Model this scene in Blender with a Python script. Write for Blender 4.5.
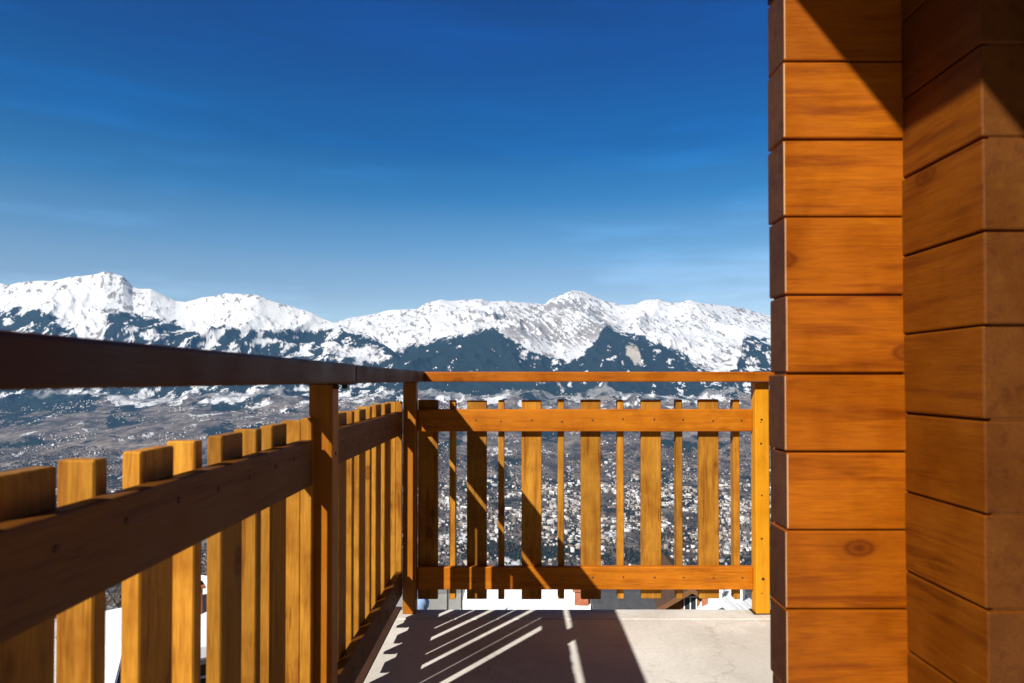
import bpy, bmesh, math, random
import numpy as np
from mathutils import Vector, Matrix

random.seed(7)
rng = np.random.default_rng(11)
sc = bpy.context.scene
for o in list(bpy.data.objects):
    bpy.data.objects.remove(o)
C = sc.collection
R = math.radians
K = 1.05                       # eye height above the balcony floor, metres

# ------------------------------------------------------------------ camera
cam_d = bpy.data.cameras.new('camera')
cam = bpy.data.objects.new('camera', cam_d); C.objects.link(cam)
cam.location = (0, 0, K)
PITCH = 0.8
cam.rotation_euler = (R(90 + PITCH), 0, 0)
cam_d.sensor_width = 36; cam_d.lens = 36 * 660 / 1024
cam_d.shift_x = -6 / 1024
cam_d.shift_y = (38.5 - 660 * math.tan(R(PITCH))) / 1024
cam_d.clip_start = 0.02; cam_d.clip_end = 90000
cam_d.dof.use_dof = True; cam_d.dof.focus_distance = 9.0; cam_d.dof.aperture_fstop = 7.0
sc.camera = cam

# ------------------------------------------------------------------ light
SUN_AZ = 35.0                  # light travels towards +Y, turned this much to +X
SUN_EL = 35.9
world = bpy.data.worlds.new('World'); sc.world = world; world.use_nodes = True
wn = world.node_tree.nodes; wl = world.node_tree.links
bg = wn['Background']
sky = wn.new('ShaderNodeTexSky'); sky.sky_type = 'NISHITA'; sky.sun_disc = False
sky.sun_elevation = R(SUN_EL)
sky.sun_rotation = R(180 + SUN_AZ)
sky.altitude = 1500; sky.air_density = 1.0; sky.dust_density = 0.0; sky.ozone_density = 4.0
tcw = wn.new('ShaderNodeTexCoord'); sxyz = wn.new('ShaderNodeSeparateXYZ')
wl.new(tcw.outputs['Generated'], sxyz.inputs[0])
# clear winter air: deep saturated blue overhead, pale towards the horizon
grad = wn.new('ShaderNodeValToRGB'); ge = grad.color_ramp.elements
SKYG = [(0.0, (0.5, 0.5, 0.5)), (0.06, (0.8, 0.75, 0.7)), (0.09, (2.172, 1.938, 1.66)), (0.12, (1.939, 1.73, 1.482)), (0.16, (1.586, 1.591, 1.432)), (0.193, (1.087, 1.449, 1.437)), (0.23, (0.731, 1.256, 1.367)), (0.263, (0.291, 1.029, 1.31)), (0.295, (0.179, 0.9, 1.261)), (0.329, (0.028, 0.682, 1.169)), (0.37, (0.008, 0.673, 1.224)), (0.42, (0.0, 0.533, 1.161)), (0.499, (0.0, 0.423, 1.074)), (0.62, (0.01, 0.25, 0.6)), (1.0, (0.01, 0.1, 0.25))]
ge[0].position = 0.0; ge[0].color = (*SKYG[0][1], 1)
ge[1].position = 1.0; ge[1].color = (*SKYG[-1][1], 1)
for p_, c_ in SKYG[1:-1]:
    e_ = ge.new(p_); e_.color = (*c_, 1)
wl.new(sxyz.outputs['Z'], grad.inputs[0])
# faint high cirrus low in the sky
cmap = wn.new('ShaderNodeMapping'); cmap.inputs['Scale'].default_value = (1.2, 1.2, 9.0); cmap.inputs['Rotation'].default_value = (0, 0.12, 0)
wl.new(tcw.outputs['Generated'], cmap.inputs['Vector'])
cn = wn.new('ShaderNodeTexNoise'); cn.inputs['Scale'].default_value = 2.2; cn.inputs['Detail'].default_value = 6; cn.inputs['Roughness'].default_value = 0.55
wl.new(cmap.outputs[0], cn.inputs['Vector'])
cr_ = wn.new('ShaderNodeMapRange'); cr_.inputs[1].default_value = 0.50; cr_.inputs[2].default_value = 0.72; cr_.inputs[3].default_value = 1.0; cr_.inputs[4].default_value = 1.34
wl.new(cn.outputs['Fac'], cr_.inputs[0])
mg = wn.new('ShaderNodeVectorMath'); mg.operation = 'MULTIPLY'
wl.new(sky.outputs['Color'], mg.inputs[0]); wl.new(grad.outputs[0], mg.inputs[1])
ms = wn.new('ShaderNodeVectorMath'); ms.operation = 'SCALE'; wl.new(mg.outputs[0], ms.inputs[0]); wl.new(cr_.outputs[0], ms.inputs['Scale'])
# sky dimmed beside and behind the camera to cut fill light in the shadows
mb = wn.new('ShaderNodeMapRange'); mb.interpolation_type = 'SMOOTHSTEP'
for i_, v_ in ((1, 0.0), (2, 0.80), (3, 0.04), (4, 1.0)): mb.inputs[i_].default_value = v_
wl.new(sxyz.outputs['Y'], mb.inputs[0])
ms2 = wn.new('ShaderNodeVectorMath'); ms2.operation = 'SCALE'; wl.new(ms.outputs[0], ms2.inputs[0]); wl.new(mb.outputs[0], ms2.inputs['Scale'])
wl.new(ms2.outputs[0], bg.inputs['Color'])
bg.inputs['Strength'].default_value = 0.05
sun_d = bpy.data.lights.new('sun', 'SUN'); sun_d.energy = 5.0; sun_d.angle = R(0.5)
sun_d.color = (1.0, 0.945, 0.86)
sun = bpy.data.objects.new('sun', sun_d); C.objects.link(sun)
tr = Vector((math.sin(R(SUN_AZ)) * math.cos(R(SUN_EL)), math.cos(R(SUN_AZ)) * math.cos(R(SUN_EL)), -math.sin(R(SUN_EL))))
sun.rotation_euler = tr.to_track_quat('-Z', 'Y').to_euler()
sun.location = (-5, -8, 12)
sc.view_settings.view_transform = 'Standard'; sc.view_settings.look = 'None'
sc.view_settings.exposure = 0.66; sc.view_settings.gamma = 1.0
sc.render.engine = 'CYCLES'

# ------------------------------------------------------------------ node helpers
def mat_new(name, rough=0.7, spec=0.3):
    m = bpy.data.materials.new(name); m.use_nodes = True
    n = m.node_tree.nodes; b = n['Principled BSDF']
    b.inputs['Roughness'].default_value = rough
    b.inputs['Specular IOR Level'].default_value = spec
    return m, n, m.node_tree.links, b

def ramp(n, pts, interp='LINEAR'):
    r = n.new('ShaderNodeValToRGB'); r.color_ramp.interpolation = interp
    e = r.color_ramp.elements
    while len(e) > 1: e.remove(e[-1])
    e[0].position = pts[0][0]; e[0].color = (*pts[0][1], 1) if len(pts[0][1]) == 3 else pts[0][1]
    for p, c in pts[1:]:
        x = e.new(p); x.color = (*c, 1)
    return r

def noise(n, l, vec, scale, detail=4, rough=0.55, dist=0.0):
    t = n.new('ShaderNodeTexNoise'); t.inputs['Scale'].default_value = scale
    t.inputs['Detail'].default_value = detail; t.inputs['Roughness'].default_value = rough
    t.inputs['Distortion'].default_value = dist
    if vec is not None: l.new(vec, t.inputs['Vector'])
    return t

def mix(n, l, a, b, fac, mode='MIX'):
    m = n.new('ShaderNodeMix'); m.data_type = 'RGBA'; m.blend_type = mode
    for sock, v in ((m.inputs[6], a), (m.inputs[7], b), (m.inputs[0], fac)):
        if hasattr(v, 'is_output'): l.new(v, sock)
        elif isinstance(v, (int, float)): sock.default_value = v
        else: sock.default_value = (*v, 1)
    return m.outputs[2]

def math_n(n, l, op, a, b=None, clamp=False):
    m = n.new('ShaderNodeMath'); m.operation = op; m.use_clamp = clamp
    for i, v in enumerate((a, b)):
        if v is None: continue
        if hasattr(v, 'is_output'): l.new(v, m.inputs[i])
        else: m.inputs[i].default_value = v
    return m.outputs[0]

def bump(n, l, b, h, strength=0.3, dist=0.002):
    bp = n.new('ShaderNodeBump'); bp.inputs['Strength'].default_value = strength
    bp.inputs['Distance'].default_value = dist
    l.new(h, bp.inputs['Height']); l.new(bp.outputs[0], b.inputs['Normal'])

def wood(name, base, axis, rough=0.55, spec=0.18, knots=1.0, vary=0.25, contrast=1.0, end=False, blotch=1.0):
    """stained pine: growth bands stretched along the axis, fibres, knots, blotchy stain"""
    m, n, l, b = mat_new(name, rough, spec)
    tc = n.new('ShaderNodeTexCoord'); oi = n.new('ShaderNodeObjectInfo')
    off = n.new('ShaderNodeVectorMath'); off.operation = 'ADD'
    sc3 = n.new('ShaderNodeVectorMath'); sc3.operation = 'SCALE'
    cmb = n.new('ShaderNodeCombineXYZ')
    for i in range(3): l.new(oi.outputs['Random'], cmb.inputs[i])
    l.new(cmb.outputs[0], sc3.inputs[0]); sc3.inputs['Scale'].default_value = 37.0
    l.new(tc.outputs['Object'], off.inputs[0]); l.new(sc3.outputs[0], off.inputs[1])
    mp = n.new('ShaderNodeMapping'); l.new(off.outputs[0], mp.inputs['Vector'])
    s = [1.0, 1.0, 1.0]
    if not end: s[axis] = 0.07
    mp.inputs['Scale'].default_value = s
    wob = noise(n, l, off.outputs[0], 5.0, 2)
    band = noise(n, l, mp.outputs[0], 42, 3, 0.6, 0.35)
    fib = noise(n, l, mp.outputs[0], 260, 3, 0.6)
    dark = tuple(c * k for c, k in zip(base, (0.62, 0.50, 0.45)))
    lite = tuple(min(1, c * k) for c, k in zip(base, (1.22, 1.42, 1.6)))
    cr = ramp(n, [(0.30, dark), (0.46, base), (0.58, base), (0.72, lite)])
    l.new(band.outputs['Fac'], cr.inputs[0])
    col = mix(n, l, base, cr.outputs[0], 0.75 * contrast)
    fr = ramp(n, [(0.35, (0.72, 0.66, 0.6)), (0.6, (1, 1, 1))]); l.new(fib.outputs['Fac'], fr.inputs[0])
    col = mix(n, l, col, fr.outputs[0], 0.5 * contrast, 'MULTIPLY')
    bl = noise(n, l, off.outputs[0], 7, 4, 0.6)
    br = ramp(n, [(0.32, (0.68, 0.60, 0.55)), (0.55, (1, 1, 1)), (0.75, (1.15, 1.15, 1.2))]); l.new(bl.outputs['Fac'], br.inputs[0])
    col = mix(n, l, col, br.outputs[0], 0.75 * blotch, 'MULTIPLY')
    # knots
    mk = n.new('ShaderNodeMapping'); l.new(off.outputs[0], mk.inputs['Vector'])
    ks = [1.0, 1.0, 1.0]; ks[axis] = 0.55; mk.inputs['Scale'].default_value = ks
    vo = n.new('ShaderNodeTexVoronoi'); vo.inputs['Scale'].default_value = 6.3
    l.new(mk.outputs[0], vo.inputs['Vector'])
    kr = ramp(n, [(0.030, (1, 1, 1)), (0.055, (0.55, 0.55, 0.55)), (0.075, (0.85, 0.85, 0.85)), (0.10, (0.15, 0.15, 0.15)), (0.16, (0, 0, 0))])
    kd = math_n(n, l, 'ADD', vo.outputs['Distance'], math_n(n, l, 'MULTIPLY', wob.outputs['Fac'], 0.05))
    l.new(math_n(n, l, 'MULTIPLY', kd, 0.72), kr.inputs[0])
    kf = math_n(n, l, 'MULTIPLY', kr.outputs[0], 0.75 * knots)
    col = mix(n, l, col, tuple(c * k for c, k in zip(base, (0.30, 0.20, 0.2))), kf)
    mc = n.new('ShaderNodeMapping'); l.new(off.outputs[0], mc.inputs['Vector'])
    cs_ = [1.0, 1.0, 1.0]; cs_[axis] = 0.035 if not end else 0.5; mc.inputs['Scale'].default_value = cs_
    ck = noise(n, l, mc.outputs[0], 24, 4, 0.65, 0.25)
    ckr = ramp(n, [(0.485, (0, 0, 0)), (0.4975, (1, 1, 1)), (0.5025, (1, 1, 1)), (0.515, (0, 0, 0))]); l.new(ck.outputs['Fac'], ckr.inputs[0])
    gate = ramp(n, [(0.52, (0, 0, 0)), (0.62, (1, 1, 1))]); l.new(noise(n, l, off.outputs[0], 3.1, 2).outputs['Fac'], gate.inputs[0])
    cf = math_n(n, l, 'MULTIPLY', math_n(n, l, 'MULTIPLY', ckr.outputs[0], gate.outputs[0]), 0.55 * contrast)
    col = mix(n, l, col, tuple(c * k for c, k in zip(base, (0.35, 0.25, 0.2))), cf)
    geo = n.new('ShaderNodeNewGeometry')
    isl = ramp(n, [(0.0, (0.80, 0.78, 0.75)), (0.5, (1, 1, 1)), (1.0, (1.10, 1.14, 1.1))]); l.new(geo.outputs['Random Per Island'], isl.inputs[0])
    col = mix(n, l, col, isl.outputs[0], 1.0, 'MULTIPLY')
    # board to board
    hv = n.new('ShaderNodeHueSaturation'); l.new(col, hv.inputs['Color'])
    v = math_n(n, l, 'ADD', math_n(n, l, 'MULTIPLY', oi.outputs['Random'], vary), 1 - vary / 2)
    l.new(v, hv.inputs['Value'])
    l.new(hv.outputs[0], b.inputs['Base Color'])
    rr = ramp(n, [(0.3, (rough - .12,) * 3), (0.7, (rough + .12,) * 3)]); l.new(bl.outputs['Fac'], rr.inputs[0])
    l.new(rr.outputs[0], b.inputs['Roughness'])
    hsum = math_n(n, l, 'ADD', fib.outputs['Fac'], band.outputs['Fac'])
    bump(n, l, b, hsum, 0.35, 0.0012)
    return m

ORANGE = (0.50, 0.170, 0.013)
YELLOW = (0.43, 0.186, 0.020)
WALLC = (0.33, 0.084, 0.0008)
W = {
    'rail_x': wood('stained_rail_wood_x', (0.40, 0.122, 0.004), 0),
    'rail_shaded_y': wood('stained_rail_wood_shaded_y', (0.13, 0.044, 0.005), 1),  # same rail wood, colour darkened to deepen the shade on the left railing
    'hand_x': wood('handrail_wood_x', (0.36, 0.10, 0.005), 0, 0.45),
    'hand_shaded_y': wood('handrail_wood_shaded_y', (0.060, 0.019, 0.007), 1, 0.5, 0.12, 0.5, 0.2, 1.2, False, 1.5),  # left handrail's shade put into its colour, far darker than the sunlit one
    'bal': wood('baluster_wood', YELLOW, 2, 0.6, 0.15, 1.4, 0.60, 1.5, False, 1.3),
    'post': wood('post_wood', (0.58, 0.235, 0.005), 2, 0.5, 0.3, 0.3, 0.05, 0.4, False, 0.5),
    'post_shaded': wood('post_wood_shaded', (0.33, 0.108, 0.003), 2, 0.5, 0.3, 0.3, 0.05, 0.6, False, 0.5),  # same yellow post wood, shade of the left and corner posts in its colour
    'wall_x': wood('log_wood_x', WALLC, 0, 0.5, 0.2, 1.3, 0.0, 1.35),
    'wall_dimmed_y': wood('log_wood_dimmed_y', (0.165, 0.044, 0.001), 1, 0.5, 0.2, 1.1, 0.0, 1.1),  # same log wood, colour lowered for the grazing light on this side
    'end': wood('log_end_grain', (0.075, 0.027, 0.012), 0, 0.75, 0.2, 0.3, 0.0, 1.2, True, 1.2),
    'end_near': wood('log_end_grain_oiled', (0.10, 0.029, 0.001), 0, 0.6, 0.25, 0.3, 0.0, 1.0, True),
    'worn': wood('worn_edge_wood', (0.48, 0.27, 0.13), 2, 0.6, 0.3, 0, 0.0, 0.6),
    'dark': wood('dark_roof_boards', (0.06, 0.025, 0.012), 1, 0.7, 0.2, 0.4, 0.1),
    'chalet': wood('chalet_boards', (0.34, 0.135, 0.04), 0, 0.7, 0.2, 0.2, 0.2),
    'chalet_old': wood('weathered_chalet_boards', (0.10, 0.06, 0.04), 0, 0.8, 0.2, 0.2, 0.2),
}

def flat(name, col, rough=0.8, spec=0.2, nscale=3, amt=0.3, metal=0, bstr=0.2, bd=0.01):
    m, n, l, b = mat_new(name, rough, spec)
    tc = n.new('ShaderNodeTexCoord')
    t = noise(n, l, tc.outputs['Object'], nscale, 6, 0.6)
    r = ramp(n, [(0.3, tuple(c * (1 - amt) for c in col)), (0.7, tuple(min(1, c * (1 + amt * .6)) for c in col))])
    l.new(t.outputs['Fac'], r.inputs[0]); l.new(r.outputs[0], b.inputs['Base Color'])
    b.inputs['Metallic'].default_value = metal
    bump(n, l, b, t.outputs['Fac'], bstr, bd)
    return m
M_SCREW = flat('zinc_screw', (0.16, 0.13, 0.09), 0.4, 0.5, 200, 0.2, 0.8, 0.05)
M_RUST = flat('rusty_bolt', (0.05, 0.025, 0.015), 0.6, 0.4, 200, 0.3, 0.5, 0.05)
M_SNOW = flat('snow', (0.82, 0.84, 0.88), 0.6, 0.3, 0.7, 0.05, 0, 0.5, 0.08)
M_DARKROOF = flat('grey_sheet_roof', (0.075, 0.078, 0.085), 0.6, 0.4, 4, 0.25)
M_PLASTER = flat('cream_plaster', (0.62, 0.58, 0.50), 0.9, 0.1, 5, 0.1)
M_GLASS = flat('window_glass', (0.03, 0.04, 0.05), 0.1, 0.6, 2, 0.1, 0, 0.0)
M_WHITE = flat('white_paint', (0.75, 0.75, 0.74), 0.6, 0.3, 5, 0.06)
M_BLUE = flat('blue_tarpaulin', (0.25, 0.38, 0.62), 0.6, 0.3, 5, 0.15)
M_BARK = flat('bark', (0.06, 0.045, 0.035), 0.95, 0.1, 12, 0.4)
M_TWIG = flat('bare_twigs', (0.085, 0.065, 0.05), 0.95, 0.1, 6, 0.4)
M_NEEDLE = flat('spruce_needles', (0.022, 0.035, 0.018), 0.9, 0.1, 2, 0.5)
M_BRICK = flat('red_brick', (0.36, 0.13, 0.07), 0.9, 0.1, 9, 0.3)
M_ROAD = flat('wet_asphalt', (0.13, 0.13, 0.13), 0.8, 0.3, 0.4, 0.3)
M_RIBBON = flat('brown_window_frame', (0.20, 0.09, 0.04), 0.6, 0.3, 5, 0.2)

# ------------------------------------------------------------------ object helpers
def link(name, me, parent=None, loc=None):
    o = bpy.data.objects.new(name, me); C.objects.link(o)
    if parent: o.parent = parent
    if loc is not None: o.location = loc
    return o
def empty(name, loc=(0, 0, 0), rz=0):
    o = bpy.data.objects.new(name, None); C.objects.link(o); o.location = loc
    o.rotation_euler = (0, 0, rz); o.empty_display_size = 0.2
    return o
def tag(o, label=None, cat=None, group=None, kind=None):
    if label: o['label'] = label
    if cat: o['category'] = cat
    if group: o['group'] = group
    if kind: o['kind'] = kind
    return o
def bm_box(bm, x0, x1, y0, y1, z0, z1, bev=0.0, seg=1, mi=0):
    vs = [bm.verts.new(p) for p in ((x0, y0, z0), (x1, y0, z0), (x1, y1, z0), (x0, y1, z0),
                                    (x0, y0, z1), (x1, y0, z1), (x1, y1, z1), (x0, y1, z1))]
    fs = [bm.faces.new([vs[i] for i in q]) for q in ((0, 3, 2, 1), (4, 5, 6, 7), (0, 1, 5, 4), (1, 2, 6, 5), (2, 3, 7, 6), (3, 0, 4, 7))]
    for f in fs: f.material_index = mi
    if bev > 0:
        es = list({e for f in fs for e in f.edges})
        r = bmesh.ops.bevel(bm, geom=es, offset=bev, segments=seg, affect='EDGES', profile=0.5)
    return fs
def done(bm, name, mats, parent=None, loc=(0, 0, 0), smooth=False):
    bmesh.ops.recalc_face_normals(bm, faces=bm.faces)
    me = bpy.data.meshes.new(name); bm.to_mesh(me); bm.free()
    if not isinstance(mats, (list, tuple)): mats = [mats]
    for m in mats: me.materials.append(m)
    if smooth: me.polygons.foreach_set('use_smooth', [True] * len(me.polygons))
    return link(name, me, parent, loc)
def box(name, x0, x1, y0, y1, z0, z1, m, parent=None, bev=0.003, seg=1):
    """a board whose origin is its own centre (world coordinates in, parent at the origin)"""
    cx, cy, cz = (x0 + x1) / 2, (y0 + y1) / 2, (z0 + z1) / 2
    bm = bmesh.new(); bm_box(bm, x0 - cx, x1 - cx, y0 - cy, y1 - cy, z0 - cz, z1 - cz, bev, seg)
    pl = parent.location if parent else Vector((0, 0, 0))
    return done(bm, name, m, parent, (cx - pl.x, cy - pl.y, cz - pl.z))
def screw(parent, x, y, z, axis, m=M_SCREW, r=0.0042):
    """flat head screw; axis = direction its head faces; parent is a part whose world location is its .location + root"""
    bm = bmesh.new()
    bmesh.ops.create_cone(bm, cap_ends=True, segments=10, radius1=r, radius2=r * 0.75, depth=0.0024)
    rot = Vector(axis).to_track_quat('Z', 'Y').to_matrix().to_4x4()
    bmesh.ops.transform(bm, matrix=rot, verts=bm.verts)
    p = parent; lx = Vector((0, 0, 0))
    while p: lx += p.location; p = p.parent
    return done(bm, 'screw', m, parent, (x - lx.x, y - lx.y, z - lx.z))

# heights of the railing (above the floor), metres
def zpx(y, s): return K * (1 - (y - 380) / s)
HR_T, HR_B = K * 1.036, K * 0.992
MID_T, MID_B = zpx(409.2, 230.5), zpx(431.5, 230.5)
LOW_T, LOW_B = zpx(566.2, 230.5), zpx(588.8, 230.5)
BAL_T, BAL_B = zpx(399.8, 227), zpx(597.0, 227)

# ------------------------------------------------------------------ balcony floor
def concrete():
    m, n, l, b = mat_new('weathered_concrete', 0.85, 0.2)
    tc = n.new('ShaderNodeTexCoord'); v = tc.outputs['Object']
    a = noise(n, l, v, 2.2, 6, 0.62); f = noise(n, l, v, 60, 4, 0.7); g = noise(n, l, v, 350, 2, 0.6)
    r = ramp(n, [(0.3, (0.52, 0.495, 0.45)), (0.5, (0.64, 0.61, 0.56)), (0.72, (0.72, 0.69, 0.645))]); l.new(a.outputs['Fac'], r.inputs[0])
    fr = ramp(n, [(0.3, (0.78, 0.77, 0.75)), (0.62, (1.05, 1.05, 1.05))]); l.new(f.outputs['Fac'], fr.inputs[0])
    col = mix(n, l, r.outputs[0], fr.outputs[0], 0.6, 'MULTIPLY')
    st = noise(n, l, v, 5.5, 5, 0.7, 1.5); sr = ramp(n, [(0.60, (0, 0, 0)), (0.70, (1, 1, 1))]); l.new(st.outputs['Fac'], sr.inputs[0])
    col = mix(n, l, col, (0.30, 0.24, 0.18), math_n(n, l, 'MULTIPLY', sr.outputs[0], 0.45))
    pd = noise(n, l, v, 1.3, 4, 0.6, 0.8); pr_ = ramp(n, [(0.50, (0, 0, 0)), (0.58, (1, 1, 1))]); l.new(pd.outputs['Fac'], pr_.inputs[0])
    col = mix(n, l, col, (0.40, 0.36, 0.31), math_n(n, l, 'MULTIPLY', pr_.outputs[0], 0.35))
    gr = noise(n, l, v, 120, 2, 0.5); gr_ = ramp(n, [(0.66, (0, 0, 0)), (0.70, (1, 1, 1))]); l.new(gr.outputs['Fac'], gr_.inputs[0])
    col = mix(n, l, col, (0.16, 0.13, 0.10), math_n(n, l, 'MULTIPLY', gr_.outputs[0], 0.5))
    # hairline cracks
    vo = n.new('ShaderNodeTexVoronoi'); vo.feature = 'DISTANCE_TO_EDGE'; vo.inputs['Scale'].default_value = 0.9
    ds = n.new('ShaderNodeVectorMath'); ds.operation = 'ADD'; w2 = noise(n, l, v, 4, 5, 0.7)
    sub = n.new('ShaderNodeVectorMath'); sub.operation = 'SCALE'; sub.inputs['Scale'].default_value = 0.35
    l.new(w2.outputs['Color'], sub.inputs[0]); l.new(v, ds.inputs[0]); l.new(sub.outputs[0], ds.inputs[1]); l.new(ds.outputs[0], vo.inputs['Vector'])
    vr = ramp(n, [(0.0, (1, 1, 1)), (0.006, (0, 0, 0))]); l.new(vo.outputs['Distance'], vr.inputs[0])
    col = mix(n, l, col, (0.22, 0.18, 0.14), math_n(n, l, 'MULTIPLY', vr.outputs[0], 0.35))
    l.new(col, b.inputs['Base Color'])
    bump(n, l, b, math_n(n, l, 'ADD', f.outputs['Fac'], g.outputs['Fac']), 0.35, 0.002)
    return m
M_CONC = concrete()
M_GROUT = flat('dark_joint', (0.20, 0.18, 0.155), 0.95, 0.1, 40, 0.3)
FLOOR_X0, FLOOR_Y1 = -0.512 * K, 2.895 * K
bm = bmesh.new()
seam = 2.775 * K
bm_box(bm, FLOOR_X0, 3.4, seam + 0.002, FLOOR_Y1, -0.16, 0.0, 0.006, 2)
bm_box(bm, FLOOR_X0, 3.4, -2.6, seam - 0.002, -0.16, 0.0, 0.004, 1)
bm_box(bm, FLOOR_X0 + 0.02, 3.38, -2.58, FLOOR_Y1 - 0.02, -0.15, -0.006, 0, 1, 1)
tag(done(bm, 'balcony_floor', [M_CONC, M_GROUT]), kind='structure')

# ------------------------------------------------------------------ railings
def rail_with_screws(name, x0, x1, y0, y1, z0, z1, m, root, spots, face):
    b = box(name, x0, x1, y0, y1, z0, z1, m, root, 0.004, 2)
    for s in spots:
        if face == 'x': screw(b, x1 + 0.0004, s[0], s[1], (1, 0, 0), M_RUST, 0.0055)
        else: screw(b, s[0], y0 - 0.0004, s[1], (0, -1, 0), M_SCREW, 0.005)
    return b

# left railing (runs along Y)
left = empty('railing', (-0.46 * K, 1.2 * K, 0))
tag(left, 'dark shaded wooden railing running along the left edge of the balcony towards the corner', 'railing')
IN, OUT = -0.487 * K, -0.518 * K
YA, YB = -0.62 * K, 2.83 * K
# handrail: mitred at the corner
def prism(name, pts, z0, z1, m, parent, bev=0.005):
    cx = sum(p[0] for p in pts) / len(pts); cy = sum(p[1] for p in pts) / len(pts); cz = (z0 + z1) / 2
    bm = bmesh.new()
    lo = [bm.verts.new((p[0] - cx, p[1] - cy, z0 - cz)) for p in pts]
    hi = [bm.verts.new((p[0] - cx, p[1] - cy, z1 - cz)) for p in pts]
    bm.faces.new(lo[::-1]); bm.faces.new(hi)
    for i in range(len(pts)):
        j = (i + 1) % len(pts); bm.faces.new((lo[i], lo[j], hi[j], hi[i]))
    bmesh.ops.bevel(bm, geom=list(bm.edges), offset=bev, segments=2, affect='EDGES', profile=0.5)
    pl = parent.location
    return done(bm, name, m, parent, (cx - pl.x, cy - pl.y, cz - pl.z))
HXI, HXO = -0.394 * K, -0.571 * K
HYN, HYF = 2.790 * K, 2.968 * K
JOINT = 1.605 * K
prism('handrail', [(HXO, YA), (HXI, YA), (HXI, JOINT), (HXO, JOINT)], HR_B, HR_T + 0.003, W['hand_shaded_y'], left)
prism('handrail', [(HXO, JOINT + .003), (HXI, JOINT + .003), (HXI, HYN - 0.001), (HXO, HYF - 0.001)], HR_B, HR_T + 0.001, W['hand_shaded_y'], left)
# posts of the left railing
PX0, PX1 = -0.493 * K, -0.437 * K
for k, yy in enumerate((0.24, 1.600)):
    p = box('post', -0.507 * K, -0.449 * K, yy * K, (yy + 0.055) * K, 0.0, HR_B - 0.001, W['post_shaded'], left, 0.003)
    screw(p, -0.449 * K + 0.0005, (yy + 0.027) * K, MID_B + 0.045, (1, 0, 0), M_RUST, 0.006)
    # small bracket under the handrail
    bm = bmesh.new(); bm_box(bm, -0.05, 0.05, -0.05, 0.07, -0.003, 0.0, 0.001)
    for a in (-0.035, 0.05):
        bm_box(bm, 0.02, 0.034, a - 0.006, a + 0.006, -0.014, -0.003, 0.002)
    done(bm, 'bracket', M_RUST, left, ((PX0 + PX1) / 2 - left.location.x, (yy + 0.027) * K - left.location.y, HR_B - 0.0008))
pitch = 0.252
wide_c = [0.9505 + pitch * k for k in range(-6, 8)]; wide_c[8] -= 0.016; wide_c[13] -= 0.060
nar_c = [0.9505 - 0.126 + pitch * k for k in range(-6, 9)]
allc = sorted([(c, 'w') for c in wide_c] + [(c, 'n') for c in nar_c])
spots_m = [(c * K, (MID_T + MID_B) / 2 + random.uniform(-.004, .004)) for c, t in allc]
spots_l = [(c * K, (LOW_T + LOW_B) / 2 + random.uniform(-.004, .004)) for c, t in allc]
inr = lambda a, b, sp: [s for s in sp if a * K < s[0] < b * K]
for z0, z1, sp, zf0, zf1 in ((K * (1 - .250), K * (1 - .142), spots_m, K * (1 - .230), K * (1 - .133)), (LOW_B, LOW_T, spots_l, LOW_B, LOW_T)):
    rail_with_screws('rail', OUT, IN, -0.62 * K, 1.572 * K, z0, z1, W['rail_shaded_y'], left, inr(0.3, 1.5, sp), 'x')
    rail_with_screws('rail', OUT, IN, 1.660 * K, 2.797 * K, zf0, zf1, W['rail_shaded_y'], left, inr(1.62, 2.82, sp), 'x')
# boards and slats screwed on the outside
box('dark_gap_strip', FLOOR_X0 - 0.062, FLOOR_X0 - 0.002, -2.6, FLOOR_Y1 + 0.05, -0.17, -0.004, W['dark'], left, 0.004)  # dark strip added to stand in for shade in the gap under the rail
for yy in (1.5745, 2.800):                       # battens that close the panels against the posts
    box('batten', OUT, -0.4915 * K, yy * K, (yy + 0.020) * K, LOW_B - 0.004, BAL_T - 0.004, W['bal'], left, 0.002)
for c, t in allc:
    if c > 2.82: c = 2.813
    j = random.uniform(-0.004, 0.004)
    if 1.57 < c < 1.60: c = 1.589
    if t == 'w':
        box('board_baluster', OUT - 0.027 * K, OUT - 0.0005, (c - 0.044) * K + j, (c + 0.044) * K + j, LOW_B - 0.004 + random.uniform(-.003, .003), BAL_T - (0.011 if c < 2.3 else 0.006) + random.uniform(-.0015, .0015), W['bal'], left, 0.0025)
    else:
        box('slat_baluster', OUT - 0.047 * K, OUT - 0.0005, (c - 0.0135) * K + j, (c + 0.0135) * K + j, LOW_B - 0.004 + random.uniform(-.003, .003), BAL_T - (0.011 if c < 2.3 else 0.006) + random.uniform(-.0015, .0015), W['bal'], left, 0.0025)

# front railing (runs along X)
front = empty('railing', (0.3 * K, 2.86 * K, 0))
tag(front, 'sunlit orange wooden railing across the far end of the balcony, facing the snowy mountains', 'railing')
FN, FF = 2.862 * K, 2.893 * K
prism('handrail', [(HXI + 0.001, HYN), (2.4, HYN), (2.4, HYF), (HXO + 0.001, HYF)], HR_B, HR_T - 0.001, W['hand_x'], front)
pc = box('post', PX0, PX1, 2.83 * K, 2.888 * K, 0.0, HR_B - 0.001, W['post_shaded'], front, 0.003)
RP0, RP1 = (755.0 - 518) / 233 * K, (768.8 - 518) / 233 * K
pr = box('post', RP0, RP1, 2.83 * K, 2.888 * K, 0.0, HR_B - 0.001, W['post'], front, 0.003)
pr['label'] = 'bright yellow square post with small bolts beside the log wall'
for yy, rr in ((419.5, .0055), (422, .003), (443.5, .005), (495, .004), (538, .005), (578, .0075), (592, .003)):
    screw(pr, (761.2 + random.uniform(-1, 1) - 518) / 233 * K, 2.83 * K - 0.0006, zpx(yy, 233), (0, -1, 0), M_RUST, rr)
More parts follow.
